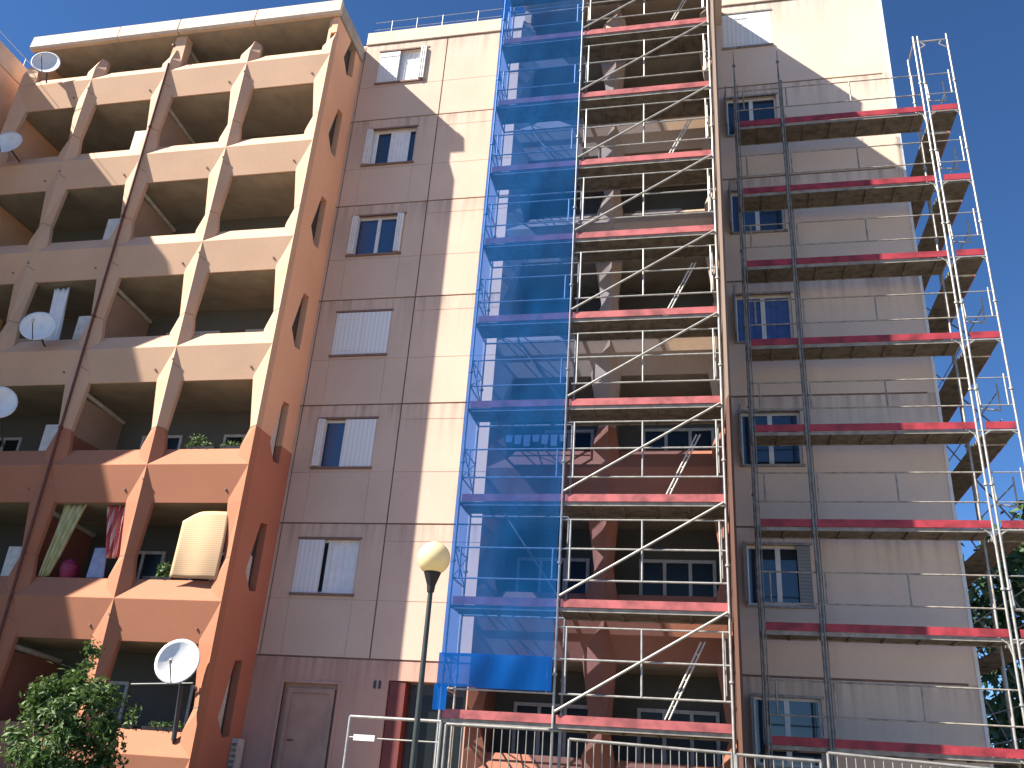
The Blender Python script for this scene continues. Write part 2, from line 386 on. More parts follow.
# partitions between flats, each topped by a pale capping pipe
for c in CR[:7]:
    zt = c+2.0 if c < 18 else 19.45
    B(-14.90, -14.80, 17.2, YB-.01, c-.61, zt-.12).build('partition', M['bay2'] if c > 0 else M['bay2'], bld)
    MB().tube((-14.78, 17.18, zt), (-14.78, YB-.02, zt-.12), .06).build('capping_pipe', M['offw'], bld)
    if c < 18: B(-15.55, -14.93, 17.18, 17.26, c+.3, c+1.15).build('divider_panel', M['offw'], bld)
# rain pipe on the seam
pp = MB().tube((-14.80, YC-.035, -.4), (-14.80, YC-.035, 18.3), .032)
for c in CR: pp.tube((-14.80, YC-.035, c+.90), (-14.80, YC-.035, c+.96), .05)
pp.build('drain_pipe', M['pipe'], bld)
# construction joints and tie holes on the balcony fins
def jmark(x, z, sg, h, y0, y1, dz=0.0):
    MB().add([(x+sg*h, y1, z-dz), (x, y0, z), (x, y0, z+.018), (x+sg*h, y1, z+.018-dz)], [(0, 1, 2, 3)]).build('construction_joint', M['groove'], bld)
for x in LCOL[1:]:
    for c in CR[:6]:
        jmark(x, c+.92, -1, .245, YC-.004, YC+WD-.004)
        if x < -10:
            jmark(x, c+.92, 1, .14, YC-.004, YC+WD-.004)
            jmark(x, c+2.55, 1, .16, YC-.006, YC+.10, .09)
hole0 = None
def tie_hole(x, y, z):
    global hole0
    if hole0 is None: hole0 = MB().tube((x, y-.02, z), (x, y+.05, z), .028).build('tie_hole', M['groove'], bld, loc=(x, y, z)); return
    c = cp(hole0, (0, 0, 0)); c.location = Vector((x, y, z))-parent_world(bld)
for a, b in zip(LCOL, LCOL[1:]):
    for c in CR:
        tie_hole(b-.5, YC+.18*.55/.85, c-.55)
        if c < 18 and b < -10: tie_hole(b-.01, YC+.005, c+2.66)

# ---- central bay
CC = [-4.47, -1.91, .58]; YC2 = 17.20
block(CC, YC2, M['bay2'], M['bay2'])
B(-4.47, -4.29, YC2+.25, YW+.1, -.5, 20.15).build('side_wall', M['bay2'], bld)
B(.41, .575, YC2+.252, YW+.1, -.5, 20.15).build('side_wall', M['bay2'], bld)
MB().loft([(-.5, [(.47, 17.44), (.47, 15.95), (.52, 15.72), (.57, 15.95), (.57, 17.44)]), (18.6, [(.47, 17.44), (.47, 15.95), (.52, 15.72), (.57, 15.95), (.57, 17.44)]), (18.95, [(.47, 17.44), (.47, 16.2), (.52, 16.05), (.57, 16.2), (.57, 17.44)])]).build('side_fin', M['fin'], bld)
MB().prism_x([(16.87, 19.53), (16.84, 20.03), (18.74, 20.03), (18.74, 19.53)], -4.5, .82).build('roof_slab', M['coping'], bld)
B(-4.35, .60, YW-.1, YW+.3, 20.04, 20.66).build('coping', M['coping'], bld)
for c in CR:
    B(-1.96, -1.86, 17.6, YB-.01, c-.61, c+1.95).build('partition', M['bay2'], bld)

# ---- balcony doors on the back walls
def balcony_door(x, z, wd, h=2.05, n=2, mat='glassd'):
    y = YB-.06
    f = MB()
    f.box(x, x+.07, y, YB, z, z+h).box(x+wd-.07, x+wd, y, YB, z, z+h).box(x+.07, x+wd-.07, y, YB, z+h-.07, z+h)
    for i in range(1, n):
        xx = x+wd*i/n; f.box(xx-.035, xx+.035, y, YB, z+.02, z+h-.07)
    d = f.build('balcony_door', M['offw'], bld)
    B(x+.07, x+wd-.07, YB-.025, YB-.005, z, z+h-.07).build('pane', M[mat], d)
    return d
rr = random.Random(3)
for a, b in list(zip(LCOL, LCOL[1:]))+list(zip(CC, CC[1:])):
    for c in CR:
        n = rr.choice([2, 2, 3]); wd = 1.15 if n == 2 else 1.6
        balcony_door(a+.35+rr.random()*(b-a-wd-.6), c-.6, wd, 2.1, n)

# ---- windows of the flat walls
def leaf(parent, x, wd, z0, z1, ang, hinge, m='shut'):
    """one shutter leaf; ang 0 closed, 90 stands square to the wall"""
    mb = MB(); y0 = -.03
    mb.box(0, wd, -.018, .018, 0, z1-z0)
    for k in range(1, 5): mb.box(wd*k/5-.006, wd*k/5+.006, -.026, -.018, .03, z1-z0-.03)
    mb.box(0, wd, -.032, -.018, .12, .18).box(0, wd, -.032, -.018, z1-z0-.2, z1-z0-.14)
    o = mb.build('shutter', M[m], parent, loc=(0, 0, 0))
    o.location = Vector((x, YW+y0+(.05 if ang == 0 else 0), z0))-parent_world(parent)
    o.rotation_euler = (0, 0, math.radians(-ang if hinge == 'L' else 180+ang))
    return o
def window(x0, x1, k, st, right=False):
    z0, z1 = 3.63+3*k, 4.87+3*k; yg = YW+.14; xm = (x0+x1)/2
    f = MB(); t = .055
    f.box(x0, x0+t, yg-.03, yg+.05, z0, z1).box(x1-t, x1, yg-.03, yg+.05, z0, z1).box(x0+t, x1-t, yg-.03, yg+.05, z1-t, z1).box(x0+t, x1-t, yg-.03, yg+.05, z0, z0+t)
    f.box(xm-.05, xm+.05, yg-.045, yg+.05, z0+t, z1-t)
    w_ = f.build('window', M['white'], bld, loc=(x0, YW, z0))
    B(x0+t, xm-.05, yg, yg+.01, z0+t, z1-t).build('pane', M[st.get('gl', 'glass')], w_)
    B(xm+.05, x1-t, yg, yg+.01, z0+t, z1-t).build('pane', M[st.get('gr', 'glass')], w_)
    B(x0-.04, x1+.04, YW-.05, YW+.12, z0-.055, z0-.002).build('sill', M['groove'] if not right else M['rust'], w_)
    # slim metal trim round the opening
    tr = MB(); m_ = 'offw' if not right else 'rust'
    tr.box(x0-.05, x1+.05, YW-.018, YW+.03, z1, z1+.05)
    tr.build('lintel_trim', M['groove'] if not right else M['rust'], w_)
    hw = (x1-x0)/2
    for side, a in (('L', st.get('L')), ('R', st.get('R'))):
        if a is None: continue
        wd = st.get('w'+side, hw-.003)
        if a >= 90 and not right:      # folding leaves packed against the reveal
            pk_ = MB(); q = .055; xx = x0+.01 if side == 'L' else x1-.01-3*q
            for i in range(3): pk_.box(xx+i*q+.004, xx+(i+1)*q-.004, YW-.10+.012*i, YW+.10, z0+.015, z1-.015)
            pk_.build('shutter', M['white'], w_); continue
        leaf(w_, x0 if side == 'L' else x1, wd, z0+.01, z1-.01, a, side, st.get('m', 'shut'))
    for side in 'lr':
        if st.get('c'+side):
            n = 14; a, b = (x0+t, xm-.05) if side == 'l' else (xm+.05, x1-t)
            if st.get('w'+side+'c'): b = a+(b-a)*st['w'+side+'c']
            vs = []; zb = z0+t+(z1-z0)*st.get('cb', 0)
            for i in range(n+1):
                x = a+(b-a)*i/n; y = yg-.014-.008*math.sin(i*1.9)
                vs += [(x, y, zb), (x, y, z1-t)]
            MB().add(vs, [(2*i, 2*i+2, 2*i+3, 2*i+1) for i in range(n)]).build('curtain', M[st['c'+side]], w_)
    return w_
LW = [dict(L=0, R=None, wL=.62, cr='whitecl'),
      dict(L=105, wL=.42, R=0, wR=.80, gl='glassb'),
      dict(L=0, R=0),
      dict(L=95, R=95, wL=.34, wR=.30, gl='glassb', gr='glassb'),
      dict(L=92, cl='whitecl', wlc=.4, cr='whitecl', wrc=.75, gl='glass', gr='glass'),
      dict(L=0, wL=.62, R=95, cl='whitecl', cr='whitecl')]
for k in range(6):
    window(WX0, WX1, k, LW[k])
# drawn-back white curtains behind the fifth-floor window
RW = {-1: dict(L=95, wL=.42, m='shutg'), 0: dict(L=100, wL=.3, m='shutg', R=0, wR=.26), 1: dict(L=92, wL=.45, m='shutg', cb=.0),
      2: dict(L=92, wL=.45, m='shutg', cl='blueblind', cr='blueblind'), 3: dict(L=92, wL=.45, m='shutg', gl='glassb'), 4: dict(L=92, wL=.45, m='shutg'), 5: dict(L=0, R=0)}
for k in range(-1, 6): window(wxr[0], wxr[1], k, RW[k], True)

# ---- door, entrance, small fittings on the ground floor
d = MB().box(-8.80, -7.92, YW+.06, YW+.115, -.45, 1.50)
dd = d.build('door', M['door'], bld)
MB().box(-8.90, -8.803, YW+.03, YW+.117, -.45, 1.60).box(-7.917, -7.82, YW+.03, YW+.117, -.45, 1.60).box(-8.803, -7.917, YW+.03, YW+.117, 1.503, 1.60).build('door_frame', M['door'], dd)
MB().tube((-8.72, YW+.06, .55), (-8.72, YW-.0, .55), .015).tube((-8.72, YW, .55), (-8.60, YW, .55), .012).build('handle', M['darks'], dd)
MB().box(-9.06, -9.0, YW-.03, YW+.05, -.45, 1.76).box(-7.74, -7.68, YW-.03, YW+.05, -.45, 1.76).box(-9.0, -7.74, YW-.03, YW+.05, 1.701, 1.76).build('door_surround', M['wall'], dd)
B(-6.60, -6.25, YW+.02, YW+.375, -.45, 1.82).build('entrance_jamb', M['redjamb'], bld)
e = B(-6.24, -4.95, YW+.30, YW+.37, -.45, 1.80).build('entrance_door', M['darks'], bld)
B(-6.1, -5.6, YW+.29, YW+.298, .0, 1.6).build('pane', M['glassd'], e)
B(-5.55, -5.05, YW+.29, YW+.298, .0, 1.6).build('pane', M['glassd'], e)
for x in (-6.95, -6.84): B(x, x+.05, YW-.02, YW+.01, 1.66, 1.82).build('vent', M['darks'], bld)
vb = B(-9.92, -9.74, 18.42, 18.60, -.3, .50)
vb = MB().box(-9.77, -9.62, 18.34, 18.62, -.3, .50).build('meter_box', M['offw'], bld)
sl_ = MB()
for k in range(6): sl_.box(-9.75, -9.64, 18.325, 18.339, -.2+k*.11, -.14+k*.11)
sl_.build('louvre', M['rust'], vb)
# ---- roof railing
rl = MB()
for x in [-9.05, -8.24, -7.42, -6.30, -5.3]: rl.tube((x, YW+.15, 20.66), (x, YW+.15, 21.3), .014)
rl.tube((-9.6, YW+.15, 21.28), (-4.5, YW+.15, 21.28), .006).tube((-9.6, YW+.15, 20.98), (-4.5, YW+.15, 20.98), .005)
rl.build('roof_railing', M['steel'], bld)

# ------------------------------------------------------------------ the angled wing at the far left
wing = empty('apartment_wing', (-21, 14.5, -.42), 'orange side wing at the top left corner with a thin roof railing', 'apartment building')
wx = -20.45
def wingbox(x0, x1, y0, y1, z0, z1, name, m):
    return B(x0, x1, y0, y1, z0, z1).build(name, m, wing)
wingbox(-31, wx-.001, 12.90, 27, -.6, 18.75, 'wing_wall', M['wingc'])
wingbox(-31, wx, 12.87, 27, 18.78, 19.45, 'wing_coping', M['coping'])
wingbox(-31, wx-.05, 12.95, 27, 18.74, 18.79, 'joint_line', M['groove'])
rl = MB()
for k in range(8): rl.tube((wx-.8, 13.2+k*1.6, 19.45), (wx-.8, 13.2+k*1.6, 20.5), .016)
for z in (20.48, 20.15): rl.tube((wx-.8, 13.1, z), (wx-.8, 26, z), .009)
rl.build('wing_railing', M['steel'], wing)
for k in range(6):
    wf = B(wx-.0005, wx+.03, 14.0, 15.0, 3.6+3*k, 4.9+3*k) if k < 5 else None
    if wf:
        o = wf.build('window', M['offw'], wing); B(wx+.028, wx+.034, 14.07, 14.93, 3.67+3*k, 4.83+3*k).build('pane', M['glass'], o)

# ------------------------------------------------------------------ scaffolds
def coupler(mb, p, r=.045):
    mb.tube((p[0], p[1], p[2]-.02), (p[0], p[1], p[2]+.02), r, 8)
def standard(x, y, z0, z1, parent, m='steel', phase=1.0, r=.0245):
    mb = MB().tube((x, y, z0), (x, y, z1), r)
    z = z0+.3
    while z < z1:
        coupler(mb, (x, y, z)); z += 2.0
    mb.tube((x, y, z0-.05), (x, y, z0+.02), .05)
    return mb.build('standard', M[m], parent)
def deck_mesh(x0, x1, y0, y1, ztop):
    """platform with plank seams, cross ribs under it"""
    mb = MB(); n = 2; w_ = (y1-y0)/n
    for i in range(n): mb.box(x0+.02, x1-.02, y0+i*w_+.006, y0+(i+1)*w_-.006, ztop-.05, ztop)
    k = x0+.5
    while k < x1-.2: mb.box(k, k+.05, y0+.02, y1-.02, ztop-.085, ztop-.051); k += .62
    return mb
def make_deck(x0, x1, y0, y1, ztoe, parent, red='red', toe_h=.17):
    zt = ztoe-toe_h+.02
    d = deck_mesh(x0, x1, y0, y1, zt).build('deck', M['plank'], parent)
    for ye in (y0, y1): B(x0+.01, x1-.01, ye-.004, ye+.004, zt-.075, zt-.002).build('deck_edge', M['frame_dk'], d)
    tb = MB().box(x0+.05, x1-.02, y0-.035, y0-.006, zt+.003, ztoe).build('toe_board', M[red], d)
    return d
# --- central scaffold
cs = empty('scaffold', (-2.15, 16.5, -.5), 'narrow scaffold with red toe boards before the central balcony bay, blue net on its left', 'scaffold')
YF, YI = 16.19, 17.12; X0, X1, X2 = -4.70, -2.65, .40
for x in (X0, X1, X2):
    standard(x, YF, -.48, 20.1, cs); standard(x, YI, -.48, 20.0, cs, 'rust')
base1 = make_deck(X1, X2, YF+.03, YI-.03, 1.15, cs); base0 = make_deck(X0, X1, YF+.03, 16.80, 1.15, cs)
def cross(x, z):
    mb = MB().tube((x, YF, z), (x, YI, z), .024)
    return mb
def guard(x0, x1, z, y=YF+.03, mid=True):
    mb = MB(); a = x0+.18; b = x1-.12
    for h in (.35, .94, 1.50): mb.tube((x0 if h != .35 else a-.1, y, z+h), (x1, y, z+h), .019 if h != 1.5 else .017, 6)
    for x in ([a, (x0+x1)/2, b] if mid else [a, b]): mb.tube((x, y, z+.35), (x, y, z+1.5), .021, 6)
    return mb
gr1 = guard(X1, X2, 1.15).build('guard_frame', M['steel'], cs)
br = MB().tube((X1+.03, YF-.035, 1.20), (X2-.03, YF-.035, 2.98), .024).build('diagonal_brace', M['steel'], cs)
g0 = MB()
for h in (.35, .94): g0.tube((X0, YF+.03, 1.15+h), (X1, YF+.03, 1.15+h), .017, 6)
g0.tube((X1-.14, YF+.03, 1.5), (X1-.14, YF+.03, 2.09), .02, 6).tube((X0+.12, YF+.03, 1.5), (X0+.12, YF+.03, 2.09), .02, 6)
g0 = g0.build('guard_rail', M['steel'], cs)
# end guard with crossed bars on the left end
eg = MB()
for h in (.35, .94): eg.tube((X0, YF, 1.15+h), (X0, YI, 1.15+h), .016, 6)
eg.tube((X0, YF, 1.5), (X0, YI, 2.09), .014, 6).tube((X0, YI, 1.5), (X0, YF, 2.09), .014, 6)
eg = eg.build('end_guard', M['steel'], cs)
er = MB()
for h in (.35, .94): er.tube((X2, YF, 1.15+h), (X2, YI, 1.15+h), .016, 6)
er.tube((X2-.09, YF+.1, 1.6), (X2-.09, YF+.1, 2.6), .018, 6)
er = er.build('end_guard', M['steel'], cs)
tr_ = MB().tube((X0, YF, .98), (X0, YI, .98), .024).tube((X1, YF, .98), (X1, YI, .98), .024).tube((X2, YF, .98), (X2, YI, .98), .024).tube((X0, YI, .96), (X2, YI, .96), .022)
tr_ = tr_.build('transom', M['rust'], cs)
for k in range(1, 10):
    for p in (base1, base0, gr1, br, g0, eg, er, tr_):
        if k < 9 or p in (base1, base0, tr_): cp(p, (0, 0, 2*k))
lad = MB(); 
def ladder(z0):
    mb = MB(); a = Vector((-.75, 16.72, z0)); b = Vector((-.10, 16.72, z0+1.35))
    for o in (0, .07): mb.tube(a+Vector((o, .0, 0)), b+Vector((o, 0, 0)), .018, 6)
    for i in range(1, 6):
        p = a.lerp(b, i/6); mb.tube(p, p+Vector((.07, 0, 0)), .012, 5)
    return mb.build('access_ladder', M['offw'], cs)
l0 = ladder(1.2)
for k in (2, 4, 6, 8): cp(l0, (0, 0, 2*k))
# inner diagonal bars seen through the net
for z in (3.3, 7.3, 13.2):
    MB().tube((-4.0, YI+.03, z+1.75), (-2.75, YI+.03, z), .02, 6).build('inner_brace', M['rust'], cs)
# wall ties
for k in range(0, 9, 2):
    MB().tube((X2, YF, 2.5+2*k), (X2+.12, 18.74, 2.5+2*k), .022, 6).build('wall_tie', M['steel'], cs)
# netting: front sheet and left return, slightly billowing
def netsheet(pts, z0, z1, seed, amp=.03, nz=90, nx=14):
    r = random.Random(seed); ph = [r.random()*6 for _ in range(6)]; vs = []; fs = []
    L = [Vector(p) for p in pts]; d = L[1]-L[0]; nrm = Vector((d.y, -d.x)).normalized()
    for j in range(nz+1):
        z = z0+(z1-z0)*j/nz
        for i in range(nx+1):
            u = i/nx; q = L[0]+d*u
            e = math.sin(math.pi*u)*.8+.1
            b_ = amp*(math.sin(z*1.57*2+ph[0])+.6*math.sin(u*9+z*1.3+ph[1])+.4*math.sin(u*17-z*3.1+ph[2]))*e
            q = q+nrm*b_; vs.append((q.x, q.y, z))
    for j in range(nz):
        for i in range(nx):
            a = j*(nx+1)+i; fs.append((a, a+1, a+nx+2, a+nx+1))
    return MB().add(vs, fs, True)
nt_ = empty('debris_net', (-3.7, 16.1, 1.5), 'translucent blue debris net covering the left bay of the central scaffold', 'safety net')
netsheet([(X0-.04, 16.10), (X1-.03, 16.10)], 2.07, 20.1, 1).build('net_front', M['net'], nt_)
netsheet([(X0-.04, 17.12), (X0-.04, 16.10)], 2.07, 20.1, 2, .015, 60, 6).build('net_side', M['net'], nt_)
netsheet([(X0-.07, 16.06), (X1-.03, 16.06)], 1.52, 2.10, 3, .05, 26, 40).build('net_hem', M['netb'], nt_)
netsheet([(X0-.12, 16.09), (X0+.14, 16.05)], 1.12, 1.56, 4, .02, 10, 6).build('net_tail', M['netb'], nt_)

# --- right scaffold
rs = empty('scaffold', (3.5, 17.9, -.5), 'wide scaffold with red toe boards before the flat right-hand wall, turning the building corner', 'scaffold')
YF, YI = 17.65, 18.32; A, Bx, C_, D_ = 1.03, 2.09, 5.31, 6.06
def tapered(x, y, top):
    mb = MB().tube((x, y, -.48), (x, y, top-.9), .024).tube((x, y, top-.9), (x, y, top), .022, 8, .006)
    for k in range(9): coupler(mb, (x, y, .9+2*k), .042)
    mb.tube((x+.055, y+.01, -.48), (x+.055, y+.01, top-1.1), .012, 6)
    return mb.build('standard', M['rust_shade'], rs)
tapered(A, YF-.03, 17.4); tapered(Bx, YF-.03, 17.4); tapered(Bx+.12, YI, 16.9)
standard(A, YI, -.48, 16.5, rs, 'rust')
for x, y in ((C_, YF), (C_+.10, YF), (D_, YF), (C_, YI), ): standard(x, y, -.48, 17.3 if y == YF else 17.2, rs)
ZT = 1.10
YFd = YF
dkA = make_deck(A, Bx, YF+.03, YI-.03, ZT, rs, 'red2'); dkB = make_deck(Bx, C_, YF+.03, YI-.03, ZT, rs, 'red2')
dkC = make_deck(C_+.12, D_-.02, YF+.03, YI+.02, ZT, rs, 'red2')
gB = MB()
for h in (.36, .96): gB.tube((A, YF+.02, ZT+h), (C_, YF+.02, ZT+h), .016, 6)
for x in (1.22, 2.24, 3.72, 5.14): gB.tube((x, YF+.02, ZT+.36), (x, YF+.02, ZT+.96), .018, 6)
gB = gB.build('guard_rail', M['rust'], rs)
gC = MB()
for h in (.36, .96): gC.tube((C_+.1, YF+.02, ZT+h), (D_, YF+.02, ZT+h), .013, 6)
x0, x1 = C_+.22, D_-.16
gC.path([(x0, YF+.3, ZT+.96), (x0+.02, YF+.3, ZT+.40), (x1, YF+.3, ZT+.36), (x1, YF+.3, ZT+.96)], .018, 6)
gC.path([(D_-.09, YF+.02, ZT+.36), (D_-.09, YF+.02, ZT+1.05)], .018, 6)
gC = gC.build('guard_frame', M['steel'], rs)
# brackets below the corner deck
bk = MB().path([(D_, YF, ZT-.42), (D_-.02, YF, ZT-.27), (D_-.13, YF, ZT-.19)], .018, 6).path([(C_+.1, YF, ZT-.42), (C_+.12, YF, ZT-.27), (C_+.24, YF, ZT-.19)], .018, 6).path([(C_, YF, ZT-.5), (C_-.05, YF, ZT-.27), (C_-.16, YF, ZT-.19)], .018, 6)
bk.tube((C_, YF, ZT-.19), (D_, YF, ZT-.19), .02, 6)
bk = bk.build('bracket', M['steel'], rs)
trs = MB()
for x in (A, Bx, C_): trs.tube((x, YF, ZT-.17), (x, YI, ZT-.17), .022, 6)
trs = trs.build('transom', M['rust'], rs)
for k in range(1, 8):
    for p in (dkA, dkB, dkC, gB, gC, bk, trs): cp(p, (0, 0, 2*k+.004*k))
MB().tube((C_, YF, 17.12), (D_, YF, 17.12), .022).path([(C_+.13, YF, 17.12), (C_+.24, YF, 17.0), (C_+.10, YF, 16.9)], .016, 6).path([(D_-.13, YF, 17.12), (D_-.2, YF, 17.0), (D_, YF, 16.85)], .016, 6).tube((C_, YF, 17.12), (C_, YI, 17.12), .02).build('head_frame', M['steel'], rs)
# the run along the gable
gy = [18.4, 20.9, 23.4]
for y in gy[1:]+[25.9]:
    standard(C_+.1, y, -.48, 15.9, rs, 'rust'); standard(D_-.05, y, -.48, 15.9, rs, 'rust')
gd = None
for y in gy:
    mb = MB().box(C_+.12, C_+.12+.30, y+.02, y+2.46, ZT-.20, ZT-.15).box(C_+.43, D_-.07, y+.02, y+2.46, ZT-.20, ZT-.15)
    for q in range(4): mb.box(C_+.12, D_-.07, y+.3+q*.6, y+.35+q*.6, ZT-.235, ZT-.201)
    d = mb.build('gable_deck', M['plank'], rs)
    B(D_-.065, D_-.04, y+.02, y+2.46, ZT-.2, ZT-.01).build('toe_board', M['red'], d)
    gl = MB()
    for h in (.36, .96): gl.tube((D_-.03, y, ZT+h), (D_-.03, y+2.5, ZT+h), .015, 6)
    gl = gl.build('guard_rail', M['steel'], rs)
    db = MB().tube((D_-.0, y, ZT+.0), (D_-.0, y+2.5, ZT+1.95), .018, 6).build('diagonal_brace', M['rust'], rs) 
    for k in range(1, 8):
        cp(d, (0, 0, 2*k)); cp(gl, (0, 0, 2*k)); cp(db, (0, 0, 2*k))

# ------------------------------------------------------------------ satellite dishes
def dish(loc, aim, r, label, mount=None, m='dish'):
    o = empty('satellite_dish', loc, label, 'satellite dish', 'satellite dishes on the balconies')
    q = Vector(aim).normalized().to_track_quat('Z', 'Y')
    W = lambda v: Vector(loc)+q @ Vector(v)
    mb = MB(); nr, ns = 7, 28; vs = []; 
    for side in (0, -.012):
        for i in range(nr+1):
            rad = r*i/nr; zz = .20*r*(i/nr)**2*1.3+side
            for j in range(ns): t = 2*math.pi*j/ns; vs.append(W((rad*math.cos(t)*.94, rad*math.sin(t), zz)))
    fs = []; N = (nr+1)*ns
    for i in range(nr):
        for j in range(ns):
            a = i*ns+j; b = i*ns+(j+1) % ns; fs += [(a, b, b+ns, a+ns), (N+a+ns, N+b+ns, N+b, N+a)]
    for j in range(ns): a = nr*ns+j; b = nr*ns+(j+1) % ns; fs.append((a, b, N+b, N+a))
    mb.add(vs, fs, True).build('reflector', M[m], o)
    arm = MB().tube(W((0, -r*.96, .22*r)), W((0, -r*.42, 1.15*r)), .012, 6).build('feed_arm', M['darks'], o)
    MB().tube(W((0, -r*.42, 1.08*r)), W((0, -r*.30, 1.22*r)), .032, 8).tube(W((0, -r*.30, 1.22*r)), W((0, -r*.25, 1.1*r)), .028, 8).build('receiver_head', M['offw'], o)
    back = W((0, 0, -.02)); mm = MB().tube(back, W((0, 0, -.12)), .05, 8)
    if mount:
        pts = [W((0, 0, -.10))]+[Vector(p) for p in mount]
        mm.path(pts, .022, 8)
    mm.build('mount', M['darks'], o)
    return o
dish((-18.72, 16.55, 18.50), (.42, -.88, .10), .42, 'large grey satellite dish on the top-floor corner just under the roof slab', [(-18.9, 16.9, 18.2), (-18.95, 17.1, 18.0)])
dish((-18.90, 16.45, 15.45), (.20, -.92, .20), .44, 'grey satellite dish second from the top, shaded, on the leftmost balconies', [(-18.9, 16.95, 15.3), (-18.9, 17.1, 15.2)])
dish((-15.98, 16.50, 9.50), (.40, -.87, .20), .44, 'pale satellite dish in front of the long white hanging cloth', [(-16.1, 16.9, 9.3), (-16.1, 17.1, 9.2)])
dish((-16.42, 16.5, 7.48), (.60, -.75, .10), .42, 'round white satellite dish cut off by the left edge of the photo', [(-16.5, 16.9, 7.0), (-16.5, 17.1, 6.6)])
dish((-10.31, 16.62, 1.76), (.25, -.90, .26), .46, 'white satellite dish low down on a dark mast above the ground-floor planter', [(-10.33, 16.85, 1.5), (-10.30, 17.0, .3)])
tag(MB().tube((-11.45, 16.92, 1.34), (-10.1, 16.95, 1.42), .03).tube((-10.30, 17.0, .35), (-10.36, 16.98, 1.36), .05).build('support_pole', M['darks']), 'dark horizontal pole and mast standing inside the lowest balcony opening', 'pole')

# ------------------------------------------------------------------ cloths and things on the balconies
def cloth(name, top, bot, y, m, label, cat, waves=5, amp=.03, nx=24, nz=12, group=None):
    (tx0, tx1, tz), (bx0, bx1, bz) = top, bot; vs = []; 
    for j in range(nz+1):
        v = j/nz
        for i in range(nx+1):
            u = i/nx; x = (tx0+(tx1-tx0)*u)*(1-v)+(bx0+(bx1-bx0)*u)*v
            vs.append((x, y+amp*math.sin(u*waves*6.28+v*1.5)+.01*math.sin(v*7+u*3), tz+(bz-tz)*v-.02*math.sin(u*3.1)))
    fs = [(j*(nx+1)+i, (j+1)*(nx+1)+i, (j+1)*(nx+1)+i+1, j*(nx+1)+i+1) for j in range(nz) for i in range(nx)]
    o = MB().add(vs, fs, True).build(name, m, None, loc=(tx0, y, bz))
    so_ = o.modifiers.new('solid', 'SOLIDIFY'); so_.thickness = .006
    return tag(o, label, cat, group)
cloth('curtain', (-14.42, -13.82, 5.21), (-14.60, -14.34, 3.55), 17.2, M['yel'], 'olive yellow striped curtain gathered aside in the second-lowest balcony row', 'curtain', 4, .04)
cloth('curtain', (-13.33, -12.80, 5.21), (-13.05, -12.70, 4.0), 17.22, M['redc'], 'red and pale pink striped cloth hanging beside the yellow curtain', 'curtain', 4, .04)
cloth('cloth', (-16.62, -16.15, 11.12), (-16.50, -16.02, 9.45), 17.25, M['whitecl'], 'long white cloth hanging behind the pale dish in the shaded left balconies', 'cloth', 3, .04)
tag(MB().loft([(3.55, [(-13.44, 17.28), (-13.0, 17.28), (-13.0, 17.32), (-13.44, 17.32)]), (4.23, [(-13.40, 17.28), (-13.08, 17.28), (-13.08, 17.32), (-13.40, 17.32)])]).build('board', M['bluecl'], None, loc=(-13.2, 17.3, 3.55), bevel=.02), 'blue grey board leaning under the red striped cloth', 'board')
pk = MB(); ns = 16
for (z0, r0), (z1, r1) in zip([(3.5, .14), (3.7, .20), (3.86, .19), (3.96, .10)], [(3.7, .20), (3.86, .19), (3.96, .10), (3.99, .02)]):
    pk.tube((-14.02, 17.42, z0), (-14.0, 17.42, z1), r0, ns, r1)
tag(pk.build('plastic_bag', M['pink'], None, loc=(-14.02, 17.42, 3.5)), 'magenta plastic bag on the balcony sill below the yellow curtain', 'bag')
# straw blind
vs = []; nx, nz = 16, 16
for j in range(nz+1):
    v = j/nz
    for i in range(nx+1):
        u = i/nx; xl = -11.17+.05*math.sin(v*3); xr = -10.06-.05*(1-v)+.06*math.sin(v*3.1)
        zt = 4.78+.22*math.sin(min(1, u*2.2)*1.57); zb = 3.53-.02*u
        vs.append((xl+(xr-xl)*u, 17.0-.10*math.sin(v*2.6)+.02*math.sin(u*7), zb+(zt-zb)*(1-v)))
o = MB().add(vs, [(j*(nx+1)+i, (j+1)*(nx+1)+i, (j+1)*(nx+1)+i+1, j*(nx+1)+i+1) for j in range(nz) for i in range(nx)], True).build('straw_blind', M['straw'], None, loc=(-10.6, 17.0, 3.5))
sd = o.modifiers.new('solid', 'SOLIDIFY'); sd.thickness = .015
tag(o, 'sunlit straw mat blind bulging out of an orange balcony', 'blind')
# laundry behind the net
ll = empty('laundry_line', (-3.4, 16.93, 6.4), 'row of small white clothes hung on a line behind the blue net', 'laundry')
MB().tube((-4.1, 16.90, 6.66), (-2.0, 16.90, 6.68), .006, 5).build('line', M['darks'], ll)
for i in range(7):
    x = -4.02+i*.19; h = .16+.05*((i*37) % 3)
    vs = [(x, 16.89, 6.66), (x+.15, 16.89, 6.66), (x+.14, 16.87, 6.66-h), (x+.01, 16.88, 6.66-h)]
    c_ = MB().add(vs, [(0, 1, 2, 3)]).build('garment', M['whitecl'], ll)

